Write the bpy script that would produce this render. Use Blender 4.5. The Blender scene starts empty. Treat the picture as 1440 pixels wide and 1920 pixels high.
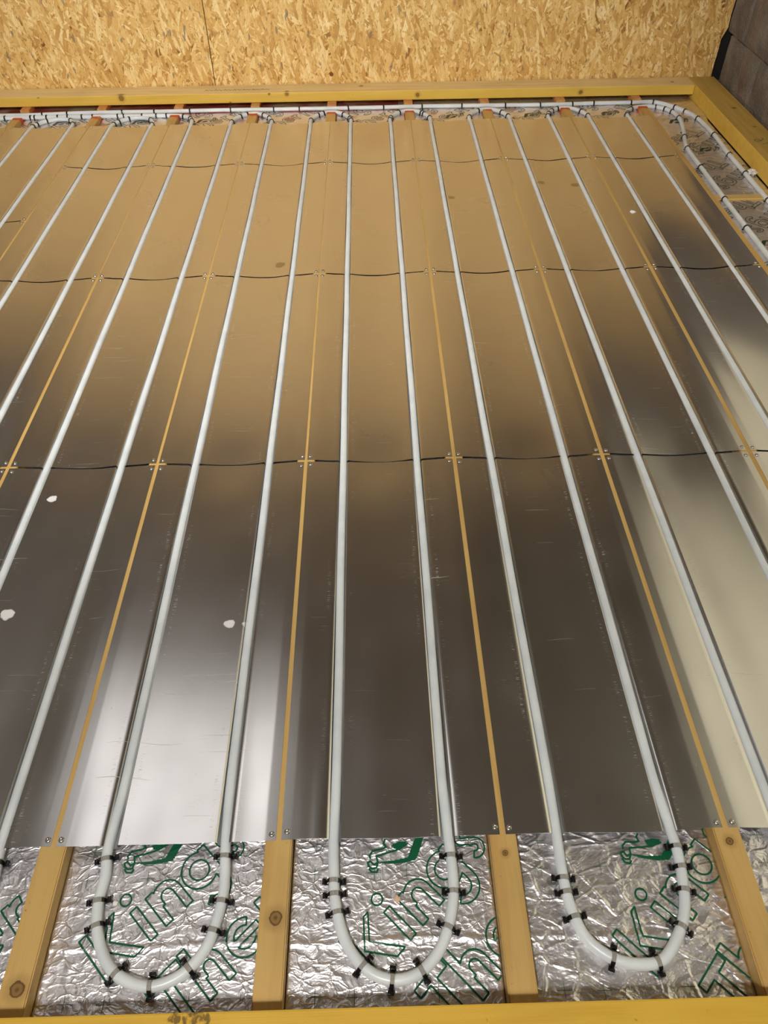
import bpy, bmesh, math, random
import numpy as np
from mathutils import Vector, Matrix, noise as mn
random.seed(4)
S = bpy.context.scene
COL = S.collection

# ------------------------------------------------------------------ camera
CAM = Vector((0.19013, -0.50273, 1.37200)); PITCH, YAW, ROLL = 0.809683, -0.01218, -0.014516
def cam_setup():
    f = Vector((-math.sin(YAW)*math.cos(PITCH), math.cos(YAW)*math.cos(PITCH), -math.sin(PITCH)))
    rt = Vector((math.cos(YAW), math.sin(YAW), 0)); up = rt.cross(f)
    r2 = rt*math.cos(ROLL) + up*math.sin(ROLL); u2 = -rt*math.sin(ROLL) + up*math.cos(ROLL)
    cd = bpy.data.cameras.new('camera'); co = bpy.data.objects.new('camera', cd); COL.objects.link(co)
    m = Matrix((r2, u2, -f)).transposed().to_4x4(); m.translation = CAM; co.matrix_world = m
    cd.sensor_fit = 'VERTICAL'; cd.sensor_height = 36.0; cd.lens = 36.0*1409.81/1920.0
    cd.clip_start = 0.05; cd.clip_end = 50
    S.camera = co
cam_setup()

# ------------------------------------------------------------------ world, lamps, exposure
S.view_settings.view_transform = 'Standard'; S.view_settings.look = 'None'
S.view_settings.gamma = 1.0; S.view_settings.use_curve_mapping = False
S.view_settings.exposure = 0.0
S.cycles.max_bounces = 7; S.cycles.diffuse_bounces = 3; S.cycles.glossy_bounces = 4; S.cycles.transmission_bounces = 4
w = bpy.data.worlds.new('world'); S.world = w; w.use_nodes = True
w.node_tree.nodes['Background'].inputs[0].default_value = (0.9, 0.85, 0.8, 1)
w.node_tree.nodes['Background'].inputs[1].default_value = 0.05
HC = 3.10                                   # ceiling height
LIGHTS = [  # x, y, size x, size y, radiance, colour : glowing ceiling panels added unseen for reflection and fill
    ((-1.09, 1.43), (.89, 1.20), 1.55, (1.0, 0.99, 1.0)),
    ((-0.60, -1.9), (1.20, 0.30), 22, (1.0, 0.95, 0.88)),
]
ADDED_FLOODS = [  # position, target, power, cone, blend : flood lamps added unseen behind the camera for brightness
    ((-1.0, -.8, 2.90), (.05, 3.9, -.25), 800, 72, 1.0),
    ((-.2, -1.3, 2.35), (.35, .6, 0), 185, 80, 1.0),
    ((-.9, -.6, 2.30), (2.05, 1.0, 1.5), 560, 58, 1.0),
]
for p, q, pw, cone, bl_ in ADDED_FLOODS:
    ld = bpy.data.lights.new('flood_lamp', 'SPOT'); ld.energy = pw; ld.spot_size = math.radians(cone); ld.spot_blend = bl_
    ld.shadow_soft_size = .09; ld.color = (1.0, .96, .91)
    lo = bpy.data.objects.new('flood_lamp', ld); COL.objects.link(lo); lo.location = p
    lo.rotation_euler = (Vector(q)-Vector(p)).to_track_quat('-Z', 'Y').to_euler()

# ------------------------------------------------------------------ helpers: objects
def tag(o, label=None, cat=None, group=None, kind=None):
    if label: o['label'] = label
    if cat: o['category'] = cat
    if group: o['group'] = group
    if kind: o['kind'] = kind
    return o
def mesh_obj(name, verts, faces, mats, parent=None, smooth=False, midx=None):
    me = bpy.data.meshes.new(name); me.from_pydata([tuple(v) for v in verts], [], faces)
    if not isinstance(mats, (list, tuple)): mats = [mats]
    for m in mats: me.materials.append(m)
    if midx is not None: me.polygons.foreach_set('material_index', midx)
    if smooth: me.polygons.foreach_set('use_smooth', [True]*len(me.polygons))
    me.update(); o = bpy.data.objects.new(name, me); COL.objects.link(o)
    if parent: o.parent = parent
    return o
def bm_obj(name, bm, mats, parent=None, smooth=False):
    me = bpy.data.meshes.new(name); bm.normal_update(); bm.to_mesh(me); bm.free()
    if not isinstance(mats, (list, tuple)): mats = [mats]
    for m in mats: me.materials.append(m)
    if smooth: me.polygons.foreach_set('use_smooth', [True]*len(me.polygons))
    o = bpy.data.objects.new(name, me); COL.objects.link(o)
    if parent: o.parent = parent
    return o
def add_box(bm, a, b, bev=0.0, mi=0):
    g = bmesh.ops.create_cube(bm, size=1.0); vs = g['verts']
    for v in vs:
        v.co = Vector((a[i] + (v.co[i]+.5)*(b[i]-a[i]) for i in range(3)))
    fs = list({f for v in vs for f in v.link_faces})
    for f in fs: f.material_index = mi
    if bev > 0:
        es = list({e for v in vs for e in v.link_edges})
        bmesh.ops.bevel(bm, geom=es, offset=bev, segments=2, affect='EDGES', profile=.6)
def box(name, a, b, mat, bev=0.0, parent=None):
    bm = bmesh.new(); add_box(bm, a, b, bev); return bm_obj(name, bm, mat, parent)

# ------------------------------------------------------------------ helpers: materials
class NT:
    def __init__(s, name):
        s.m = bpy.data.materials.new(name); s.m.use_nodes = True; s.t = s.m.node_tree; s.t.nodes.clear()
        s.out = s.t.nodes.new('ShaderNodeOutputMaterial'); s.b = s.n('ShaderNodeBsdfPrincipled')
        s.t.links.new(s.b.outputs[0], s.out.inputs[0])
        s.pos = s.n('ShaderNodeNewGeometry').outputs['Position']
    def n(s, ty, **kw):
        nd = s.t.nodes.new(ty)
        for k, v in kw.items(): setattr(nd, k, v)
        return nd
    def set(s, sock, v):
        if isinstance(v, bpy.types.NodeSocket): s.t.links.new(v, sock)
        elif isinstance(v, (tuple, list)) and len(v) == 3 and sock.type == 'RGBA': sock.default_value = (*v, 1)
        else: sock.default_value = v
    def math(s, op, a, b=0.0, c=0.0, clamp=False):
        nd = s.n('ShaderNodeMath', operation=op, use_clamp=clamp)
        for i, v in enumerate((a, b, c)): s.set(nd.inputs[i], v)
        return nd.outputs[0]
    def vmath(s, op, a, b=(0, 0, 0)):
        nd = s.n('ShaderNodeVectorMath', operation=op); s.set(nd.inputs[0], a); s.set(nd.inputs[1], b)
        return nd.outputs['Value'] if op in ('LENGTH', 'DISTANCE', 'DOT_PRODUCT') else nd.outputs[0]
    def mapping(s, v, scale=(1, 1, 1), rot=(0, 0, 0), loc=(0, 0, 0), ty='POINT'):
        nd = s.n('ShaderNodeMapping', vector_type=ty); s.set(nd.inputs[0], v)
        nd.inputs['Location'].default_value = loc if ty == 'POINT' else (0, 0, 0)
        nd.inputs['Rotation'].default_value = rot; nd.inputs['Scale'].default_value = scale
        return nd.outputs[0]
    def noise(s, v, scale=5, detail=3, rough=.5, dist=0.0, col=False):
        nd = s.n('ShaderNodeTexNoise'); s.set(nd.inputs['Vector'], v)
        nd.inputs['Scale'].default_value = scale; nd.inputs['Detail'].default_value = detail
        nd.inputs['Roughness'].default_value = rough; nd.inputs['Distortion'].default_value = dist
        return nd.outputs[1 if col else 0]
    def voro(s, v, scale=5, feature='F1', out='Distance', rand=1.0):
        nd = s.n('ShaderNodeTexVoronoi', feature=feature); s.set(nd.inputs['Vector'], v)
        nd.inputs['Scale'].default_value = scale; nd.inputs['Randomness'].default_value = rand
        return nd.outputs[out]
    def ramp(s, f, stops, interp='LINEAR'):
        nd = s.n('ShaderNodeValToRGB'); s.set(nd.inputs[0], f); r = nd.color_ramp; r.interpolation = interp
        while len(r.elements) < len(stops): r.elements.new(.5)
        for e, (p, c) in zip(r.elements, stops):
            e.position = p; e.color = (*c, 1) if isinstance(c, (tuple, list)) else (c, c, c, 1)
        return nd.outputs[0]
    def mix(s, f, a, b, blend='MIX'):
        nd = s.n('ShaderNodeMix', data_type='RGBA', blend_type=blend)
        s.set(nd.inputs[0], f); s.set(nd.inputs[6], a); s.set(nd.inputs[7], b)
        return nd.outputs[2]
    def sep(s, v):
        nd = s.n('ShaderNodeSeparateXYZ'); s.set(nd.inputs[0], v); return nd.outputs
    def comb(s, x, y, z):
        nd = s.n('ShaderNodeCombineXYZ')
        for i, v in enumerate((x, y, z)): s.set(nd.inputs[i], v)
        return nd.outputs[0]
    def smooth(s, v, a, b):      # 0 below a, 1 above b
        nd = s.n('ShaderNodeMapRange', interpolation_type='SMOOTHSTEP'); s.set(nd.inputs[0], v)
        nd.inputs[1].default_value = a; nd.inputs[2].default_value = b
        return nd.outputs[0]
    def bump(s, h, strength=.3, dist=.01, prev=None):
        nd = s.n('ShaderNodeBump'); nd.inputs['Strength'].default_value = strength; nd.inputs['Distance'].default_value = dist
        s.set(nd.inputs['Height'], h)
        if prev is not None: s.set(nd.inputs['Normal'], prev)
        return nd.outputs[0]
    def near(s, pts):            # 1 inside any of the little round spots (x, y, z, radius)
        d0 = s.vmath('ADD', s.pos, s.vmath('SCALE', s.noise(s.pos, 60, 2, col=True), (0, 0, 0)))
        tot = None
        for (x, y, z, r) in pts:
            d = s.vmath('LENGTH', s.vmath('SUBTRACT', s.pos, (x, y, z)))
            wob = s.math('MULTIPLY_ADD', s.noise(s.pos, 70, 2), r*.9, -r*.45)
            v = s.math('SUBTRACT', 1.0, s.smooth(s.math('ADD', d, wob), r*.85, r*1.05))
            tot = v if tot is None else s.math('MAXIMUM', tot, v)
        return tot
    def P(s, **kw):
        nm = {'col': 'Base Color', 'rough': 'Roughness', 'metal': 'Metallic', 'normal': 'Normal', 'spec': 'Specular IOR Level',
              'sss': 'Subsurface Weight', 'trans': 'Transmission Weight', 'coat': 'Coat Weight', 'ecol': 'Emission Color', 'estr': 'Emission Strength'}
        for k, v in kw.items(): s.set(s.b.inputs[nm[k]], v)
        return s.m

def mat_plain(name, col, rough=.6, metal=0.0, spec=.5, bump=0.0, bscale=80):
    t = NT(name); kw = dict(col=col, rough=rough, metal=metal, spec=spec)
    nz = t.noise(t.pos, bscale, 4)
    kw['col'] = t.mix(t.math('MULTIPLY', nz, .5), col, tuple(c*.75 for c in col))
    if bump: kw['normal'] = t.bump(nz, bump, .004)
    return t.P(**kw)

def mat_wood(name, base, dark, axis='Y', knots=(), rough=.55, red=None, grime=.3, seed=0.0, soft=.5):
    t = NT(name)
    sc = {'Y': (38, 1.6, 38), 'X': (1.6, 38, 38)}[axis]
    pos = t.pos
    # the grain bends round the knots
    warp = t.noise(t.mapping(pos, scale=tuple(min(c, 6) for c in sc), loc=(seed, seed, seed)), 1.0, 2, col=True)
    v = t.vmath('ADD', t.mapping(pos, scale=sc, loc=(seed, seed*2, 0)), t.vmath('MULTIPLY', warp, (2.5, 2.5, 2.5)))
    g1 = t.noise(v, 1.0, 4, .55)
    fine = t.noise(t.mapping(pos, scale={'Y': (420, 9, 420), 'X': (9, 420, 420)}[axis]), 1.0, 3, .6)
    big = t.noise(pos, 3.2, 3)
    f = t.math('ADD', t.math('MULTIPLY', t.smooth(g1, .42, .68), soft), t.math('MULTIPLY', t.smooth(fine, .45, .8), .28))
    c = t.mix(f, base, dark)
    c = t.mix(t.math('MULTIPLY', t.smooth(big, .5, .72), grime), c, tuple(x*.62 for x in base))
    spk = t.smooth(t.noise(pos, 95, 3, .6), .68, .76)
    c = t.mix(t.math('MULTIPLY', spk, .55), c, tuple(x*.35 for x in dark))
    if name == 'yellow_stained_pine':      # old dark smear on the front timber
        c = t.mix(t.math('MULTIPLY', t.math('MULTIPLY', t.near([(-.13, -.272, .046, .010), (-.105, -.270, .046, .014), (-.085, -.272, .046, .010)]), t.smooth(t.noise(pos, 120, 3), .35, .55)), .75), c, (.06, .035, .012))
    for (x, y, z, r) in knots:
        dv = t.vmath('SUBTRACT', pos, (x, y, z))
        dv = t.vmath('MULTIPLY', dv, (1, 1, 1))
        d = t.math('ADD', t.vmath('LENGTH', dv), t.math('MULTIPLY_ADD', t.noise(pos, 90, 3), r*.5, -r*.25))
        halo = t.math('SUBTRACT', 1.0, t.smooth(d, r*.8, r*2.2))
        c = t.mix(t.math('MULTIPLY', halo, .45), c, tuple(x*.6 for x in dark))
        core = t.math('SUBTRACT', 1.0, t.smooth(d, r*.75, r*.95))
        ring = t.math('MULTIPLY', core, t.smooth(d, r*.55, r*.8))
        c = t.mix(core, c, tuple(x*.55 for x in dark))
        c = t.mix(t.math('MULTIPLY', ring, .8), c, (.05, .025, .01))
        pith = t.math('SUBTRACT', 1.0, t.smooth(d, r*.1, r*.4))
        c = t.mix(t.math('MULTIPLY', pith, .6), c, (.06, .03, .015))
    if red:
        s = t.sep(pos)
        m = t.math('MULTIPLY', t.smooth(t.math('ADD', s[1], t.math('MULTIPLY_ADD', t.noise(pos, 30, 2), .05, -.025)), red[0], red[0]+.018), t.smooth(t.noise(pos, 26, 3), .3, .46))
        m = t.math('MULTIPLY', m, t.math('SUBTRACT', 1.0, t.math('MULTIPLY', t.smooth(s[1], 3.69, 3.72), .62)))
        c = t.mix(t.math('MULTIPLY', m, .88), c, (.62, .055, .025))
    return t.P(col=c, rough=rough, spec=.35, normal=t.bump(t.math('ADD', g1, fine), .12, .002))

def mat_osb():
    t = NT('oriented_strand_board')
    s = t.sep(t.pos); p = t.comb(s[0], s[2], 0.0)
    wv = t.vmath('SUBTRACT', t.noise(p, 22, 2, col=True), (.5, .5, .5))
    p = t.vmath('ADD', p, t.vmath('MULTIPLY', wv, (.007, .007, 0)))
    val = None; hgt = None; grey = None
    for i, (ang, wd, ln, thr) in enumerate([(8, .034, .11, -1), (40, .012, .035, .55), (-35, .013, .040, .55), (62, .014, .050, .66),
        (-26, .024, .085, .50), (28, .022, .085, .55), (-9, .020, .11, .50), (14, .028, .12, .62), (-62, .012, .05, .80), (-18, .015, .08, .66)]):
        q = t.mapping(p, scale=(1/wd, 1/ln, 1), rot=(0, 0, 0), loc=(i*7.3, i*3.1, 0)) if ang == 0 else \
            t.mapping(t.mapping(p, rot=(0, 0, math.radians(ang))), scale=(1/wd, 1/ln, 1), loc=(i*7.3, i*3.1, 0))
        vo = t.n('ShaderNodeTexVoronoi', feature='F1'); t.set(vo.inputs['Vector'], q); vo.inputs['Scale'].default_value = 1.0
        cs = t.n('ShaderNodeSeparateColor'); t.set(cs.inputs[0], vo.outputs['Color'])
        fine = t.noise(t.mapping(q, scale=(5, .8, 1)), 1.0, 3, .65)
        v = t.math('ADD', t.math('MULTIPLY_ADD', cs.outputs[1], .66, .03), t.math('MULTIPLY', fine, .40))
        v = t.math('SUBTRACT', v, t.math('MULTIPLY', t.smooth(vo.outputs['Distance'], .42, .62), .20))
        if val is None: val = v; hgt = cs.outputs[2]
        else:
            m = t.math('GREATER_THAN', cs.outputs[0], thr)
            m = t.math('MULTIPLY', m, t.math('LESS_THAN', vo.outputs['Distance'], .52))
            mx = t.n('ShaderNodeMix'); t.set(mx.inputs[0], m); t.set(mx.inputs[2], val); t.set(mx.inputs[3], v); val = mx.outputs[0]
            mx = t.n('ShaderNodeMix'); t.set(mx.inputs[0], m); t.set(mx.inputs[2], hgt); t.set(mx.inputs[3], cs.outputs[2]); hgt = mx.outputs[0]
    val = t.math('ADD', val, t.math('MULTIPLY_ADD', t.noise(p, 6, 4, .6), .5, -.25))
    c = t.ramp(val, [(0.0, (.20, .08, .018)), (.15, (.46, .24, .06)), (.32, (.62, .355, .10)), (.50, (.72, .45, .145)), (.70, (.80, .55, .21)), (1.0, (.95, .76, .40))])
    fib = t.noise(t.mapping(p, rot=(0, 0, .15), scale=(1.0, .22, 1)), 210, 3, .7)
    c = t.mix(t.math('MULTIPLY', t.smooth(fib, .50, .68), .38), c, (.38, .19, .05))
    gm = t.smooth(t.noise(t.mapping(p, scale=(1.0, .3, 1)), 40, 2), .66, .70)
    c = t.mix(t.math('MULTIPLY', gm, .75), c, (.23, .17, .12))
    dk = t.smooth(t.noise(t.mapping(p, scale=(1.0, .45, 1)), 105, 3), .62, .70)
    c = t.mix(t.math('MULTIPLY', dk, .7), c, (.12, .055, .02))
    redp = t.smooth(t.noise(t.mapping(p, scale=(1, .6, 1)), 26, 3), .60, .72)
    c = t.mix(t.math('MULTIPLY', redp, .55), c, (.50, .235, .075))
    c = t.mix(t.near([(-.0, 3.93, .09, .012), (-.26, 3.93, .02, .008)]), c, (.20, .07, .02))
    return t.P(col=c, rough=.62, spec=.3, normal=t.bump(t.math('ADD', hgt, t.math('MULTIPLY', val, .8)), .35, .004))

PIPE_X = [-2.3 + .2*i for i in range(21)]
def mat_plate():
    t = NT('mill_finish_aluminium'); p = t.pos; s = t.sep(p)
    brush = t.noise(t.mapping(p, scale=(3, 900, 3)), 1.0, 2, .6)
    mott = t.noise(p, 5, 2, .5)
    grain = t.noise(p, 1500, 1)
    # distance from the nearest pipe groove (grooves every 200 mm at x = 0.1 + 0.2 n)
    gx = t.math('ABSOLUTE', t.math('SUBTRACT', t.math('WRAP', s[0], .2, 0.0), .1))
    # punched row of tiny dashes on both sides of each groove
    wob = t.math('MULTIPLY_ADD', t.noise(t.mapping(p, scale=(0, 6, 0)), 1.0, 2), .016, .018)
    band = t.math('LESS_THAN', t.math('ABSOLUTE', t.math('SUBTRACT', gx, wob)), .0033)
    dash = t.voro(t.mapping(p, scale=(90, 120, 0)), 1.0)
    dsh = t.math('MULTIPLY', t.math('MULTIPLY', band, t.smooth(t.noise(t.mapping(p, scale=(60, 900, 1)), 1.0, 1), .64, .72)), t.smooth(t.noise(p, 5, 2), .45, .7))
    # long shallow scratches running across the sheets
    warp = t.math('ADD', s[1], t.math('MULTIPLY', t.noise(t.mapping(p, scale=(5, .6, 0)), 1.0, 1), .05))
    lines = t.smooth(t.noise(t.comb(t.math('MULTIPLY', s[0], 2.5), t.math('MULTIPLY', warp, 210), 0.0), 1.0, 2, .6), .69, .735)
    lines = t.math('MULTIPLY', lines, t.smooth(t.noise(t.mapping(p, scale=(7, 2.2, 1)), 1.0, 2), .50, .66))
    rub = t.math('MULTIPLY', t.smooth(t.noise(t.mapping(p, scale=(60, 25, 1), rot=(0, 0, .9)), 1.0, 4, .7), .64, .76), t.smooth(t.noise(p, 6.5, 2), .56, .68))
    sp = t.near([(-.651, .883, -.01, .013), (-.649, .517, -.01, .017), (-.144, .476, -.01, .013), (-.112, .475, -.01, .008)])
    dsp = t.near([(-.149, 2.086, -.01, .020), (1.20, 2.55, -.01, .012), (.53, 2.62, -.01, .016), (.93, 2.75, -.01, .018), (-.76, 2.0, -.01, .012), (1.07, 2.72, -.01, .02), (.9, 2.25, -.01, .012)])
    specks = t.math('LESS_THAN', t.voro(p, 34), .045)
    dull = t.math('MAXIMUM', t.math('MAXIMUM', dsh, t.math('MULTIPLY', lines, .6)), t.math('MULTIPLY', rub, .18))
    c = t.mix(t.math('MULTIPLY', mott, .25), (.71, .70, .69), (.66, .65, .635))
    c = t.mix(t.math('MULTIPLY', t.math('MAXIMUM', sp, dull), .8), c, (.86, .86, .86))
    c = t.mix(t.math('MULTIPLY', dsp, .7), c, (.33, .29, .24))
    c = t.mix(t.math('MULTIPLY', specks, t.math('GREATER_THAN', t.noise(p, 3), .52)), c, (.9, .9, .85))
    r = t.math('MULTIPLY_ADD', t.math('ADD', mott, t.math('MULTIPLY', brush, .05)), .12, .19)
    r = t.math('ADD', r, t.math('MULTIPLY', t.math('MAXIMUM', sp, dull), .4))
    metal = t.math('SUBTRACT', .96, t.math('MULTIPLY', t.math('MAXIMUM', sp, t.math('MULTIPLY', dull, .7)), .75))
    return t.P(col=c, rough=r, metal=metal)

def mat_foil(name, scale=1.0, gloss=.17):
    t = NT(name); p = t.pos; s = t.sep(p)
    wv = t.vmath('MULTIPLY', t.vmath('SUBTRACT', t.noise(p, 20*scale, 2, col=True), (.5, .5, .5)), (.035, .035, 0))
    q = t.vmath('ADD', p, wv)
    q = t.mapping(q, rot=(0, 0, -.6), scale=(1, 1.5, 1))
    rid = t.math('SUBTRACT', 1.0, t.math('ABSOLUTE', t.math('MULTIPLY_ADD', t.noise(q, 17*scale, 2, .5), 3.0, -1.5)))
    rid = t.math('POWER', rid, 5.0)
    cells = t.voro(q, 34*scale, 'DISTANCE_TO_EDGE')
    crease = t.math('SUBTRACT', 1.0, t.smooth(cells, 0.0, .10))
    h = t.math('ADD', t.math('MULTIPLY', rid, .8), t.math('MULTIPLY', crease, .35))
    h = t.math('ADD', h, t.math('MULTIPLY', t.noise(q, 62*scale, 3, .55), 1.7))
    # overspray of red marker near the rear joists
    rm = t.math('MULTIPLY', t.smooth(s[1], 3.68, 3.74), t.smooth(t.noise(p, 6, 2), .40, .6))
    rm = t.math('MULTIPLY', rm, t.math('LESS_THAN', s[0], .35))
    rm2 = t.math('MULTIPLY', t.smooth(s[1], 3.5, 3.55), t.smooth(t.noise(p, 9, 3), .56, .68))
    c = t.mix(t.math('MULTIPLY', t.noise(p, 12, 3), .5), (.92, .90, .92), (.84, .80, .81))
    c = t.mix(t.math('MULTIPLY', rm, .85), c, (.60, .11, .10))
    c = t.mix(t.math('MULTIPLY', rm2, .5), c, (.70, .26, .20))
    n = t.bump(h, .42, .0036/scale)
    n = t.bump(t.noise(p, 160, 1), .06, .001, n)
    return t.P(col=c, rough=t.math('MULTIPLY_ADD', t.noise(p, 25, 2), .12, gloss+.17), metal=.93, normal=n)

def mat_block():
    t = NT('dense_concrete_block'); p = t.pos
    a = t.noise(p, 6, 4, .6); b = t.noise(p, 130, 4, .65); v = t.voro(p, 90)
    c = t.mix(t.smooth(a, .35, .7), (.15, .13, .112), (.25, .225, .195))
    c = t.mix(t.math('MULTIPLY', t.smooth(b, .55, .75), .6), c, (.40, .36, .32))
    st = t.smooth(t.noise(t.mapping(p, scale=(8, 8, .8)), 1.0, 3), .58, .72)
    c = t.mix(t.math('MULTIPLY', st, .35), c, (.17, .075, .04))
    return t.P(col=c, rough=.95, spec=.15, normal=t.bump(t.math('ADD', b, v), .8, .005))

def mat_pipe():
    t = NT('milky_white_polyethylene'); p = t.pos
    c = t.mix(t.smooth(t.noise(t.mapping(p, scale=(14, 14, 14)), 1.0, 3), .35, .7), (.74, .785, .80), (.66, .71, .735))
    t.b.inputs['Subsurface Radius'].default_value = (.006, .006, .005); t.b.inputs['Subsurface Scale'].default_value = 1.0
    return t.P(col=c, rough=.33, spec=.45, sss=.4)

def mat_emit(name, col, strength):
    t = NT(name); return t.P(col=(.9, .9, .9), rough=.5, ecol=col, estr=strength)

PINE = (.60, .385, .125); PINE_D = (.46, .245, .06)
M_joist = mat_wood('treated_pine_joist', (.60, .395, .135), (.46, .255, .07), 'Y',
                   knots=[(-.396, -.217, 0, .0135), (.004, -.124, 0, .013), (.400, -.030, 0, .006), (.800, -.020, 0, .008)], red=(3.60,), grime=.35)
M_edge = mat_wood('yellow_pine_side', (.74, .49, .085), (.60, .33, .045), 'X',
                  knots=[(-1.096, 3.795, .034, .014), (-.233, 3.795, .04, .010), (.45, 3.795, .024, .011), (1.308, 3.795, .022, .011), (-.325, 3.795, .042, .006), (-.533, 3.795, .003, .005), (-1.526, 3.795, .047, .006)], grime=.1, soft=.35)
M_top = mat_wood('dusty_pine_top', (.84, .64, .31), (.66, .46, .19), 'X',
                 knots=[(-1.098, 3.804, .047, .016), (-.233, 3.812, .047, .010), (.155, 3.876, .047, .010), (1.80, 3.85, .047, .008)], grime=.3, seed=3.0)
M_near = mat_wood('yellow_stained_pine', (.70, .44, .055), (.60, .33, .035), 'X', knots=[(.655, -.33, .045, .011), (.41, -.30, .045, .005)], grime=.25, seed=5.0)
M_rtop = mat_wood('yellow_pine_top', (.60, .41, .10), (.46, .27, .05), 'Y', knots=[(1.99, 3.45, .045, .01), (2.0, 3.2, .045, .007)], grime=.35, seed=7.0)
M_redside = mat_wood('pine_noggin', (.62, .42, .15), (.5, .28, .08), 'X', seed=2.0)
M_osb = mat_osb(); M_plate = mat_plate(); M_foil = mat_foil('crinkled_foil_facing'); M_foil_r = mat_foil('smooth_foil_facing', .55, .14)
M_foam = mat_plain('pale_foam_core', (.72, .60, .42), .8, bump=.2)
M_block = mat_block(); M_pipe = mat_pipe()
M_green = mat_plain('dark_green_print', (.003, .105, .042), .4, spec=.4)
M_blackprint = mat_plain('blackish_green_print', (.012, .035, .02), .4)
M_ink = mat_plain('grey_ink', (.16, .13, .07), .7)
M_clip = mat_plain('black_clip_plastic', (.008, .008, .009), .28)
M_bridge = NT('clear_clip_bridge').P(col=(.52, .50, .45), rough=.15, spec=.6, trans=.45)
M_screw = mat_plain('galvanised_screw', (.62, .61, .58), .32, metal=1.0)
M_conc = mat_plain('grey_concrete', (.22, .21, .19), .9, bump=.3, bscale=30)
M_grey = mat_plain('grey_rendered_wall', (.34, .32, .29), .85, bump=.2, bscale=30)
M_cream = mat_plain('cream_lining_board', (.80, .77, .58), .8)
M_ceil = mat_wood('dark_ceiling_boards', (.115, .078, .036), (.075, .047, .020), 'Y', rough=.8, grime=.4)
M_white = mat_plain('white_enamel', (.8, .8, .8), .4)
M_chip = mat_plain('white_plaster', (.85, .84, .80), .7)
M_dark = mat_plain('dark_void', (.012, .010, .009), .95)

# ------------------------------------------------------------------ the room
XR, YB, XL, YF = 2.05, 3.93, -2.62, -3.2
tag(box('floor', (XL-.1, YF-.1, -.20), (2.3, YB+.1, -.13), M_conc), kind='structure')
tag(box('ceiling', (XL-.1, YF-.1, HC), (2.3, YB+.1, HC+.08), M_ceil), kind='structure')
tag(box('wall_left', (XL-.1, YF-.1, -.13), (XL, YB+.1, HC), M_grey), kind='structure')
tag(box('wall_front', (XL, YF-.1, -.13), (2.3, YF, HC), M_grey), kind='structure')
wb = tag(box('wall_back', (XL, YB+.018, -.13), (2.3, YB+.1, HC), M_dark), kind='structure')
# strand boards of the back wall, 1.22 m wide and standing upright, ragged right end at the corner
def strand_board(x0, x1, ragged=False):
    vs = []; fs = []; nz = 60
    z0, z1 = -.10, HC
    for k in range(nz+1):
        z = z0 + (z1-z0)*k/nz
        r = (mn.noise(Vector((0, 0, z*9)))*.012 + mn.noise(Vector((3, 0, z*30)))*.004 + (.012 if z > .27 else -.006)) if ragged else 0
        for (x, y) in ((x0+.0019, YB), (x1-.0019+r, YB), (x1-.0019+r, YB+.018), (x0+.0019, YB+.018)):
            vs.append((x, y, z))
    for k in range(nz):
        for j in range(4):
            a = 4*k+j; b = 4*k+(j+1) % 4; fs.append((a, b, b+4, a+4))
    fs += [(3, 2, 1, 0), (4*nz, 4*nz+1, 4*nz+2, 4*nz+3)]
    return mesh_obj('strand_board', vs, fs, M_osb, wb)
for x0, x1 in ((-2.62, -1.84), (-1.84, -.622), (-.622, .598+1.442)):
    strand_board(x0, x1, x1 > 1)
# right wall: blockwork towards the corner, pale lining board nearer the camera
wr = tag(box('wall_right', (2.12, YF, -.13), (2.3, YB+.018, HC), M_dark), kind='structure')
def block(y0, y1, z0, z1):
    ny, nz = 14, 8; vs = []; fs = []
    for k in range(nz+1):
        for j in range(ny+1):
            y = y0+(y1-y0)*j/ny; z = z0+(z1-z0)*k/nz
            e = min(j, ny-j, k, nz-k) == 0
            vs.append((2.05+mn.noise(Vector((0, y*14, z*14)))*.004+(.006 if e else 0), y, z))
    for k in range(nz):
        for j in range(ny):
            a = k*(ny+1)+j; fs.append((a, a+1, a+ny+2, a+ny+1)[::-1])
    n = len(vs)
    ring = [j for j in range(ny+1)] + [k*(ny+1)+ny for k in range(1, nz+1)] + [nz*(ny+1)+j for j in range(ny-1, -1, -1)] + [k*(ny+1) for k in range(nz-1, 0, -1)]
    for i in ring: vs.append((2.118, vs[i][1], vs[i][2]))
    for i in range(len(ring)):
        j = (i+1) % len(ring); fs.append((ring[i], ring[j], n+j, n+i)[::-1])
    mesh_obj('concrete_block', vs, fs, M_block, wr)
zc = [-.13, .035, .258, .481, .704, .927, 1.15, 1.373, 1.596, 1.819, 2.042, 2.265, 2.49]
for r in range(len(zc)-1):
    z0, z1 = zc[r], zc[r+1]-.006
    ys = YB-.001 if r != 1 else 3.872
    edge = [ys, 3.462, 3.01, 2.552] if r % 2 else [ys, 3.70, 3.24, 2.78, 2.552]
    for a, b in zip(edge[:-1], edge[1:]):
        if a-b > .05: block(b+.005, a, z0, z1)
box('mortar_bed', (2.062, 2.552, -.13), (2.119, 3.855, HC), M_block, parent=wr)
box('lining_board', (2.046, YF+.01, -.12), (2.118, 2.545, 2.40), M_cream, parent=wr)

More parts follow.
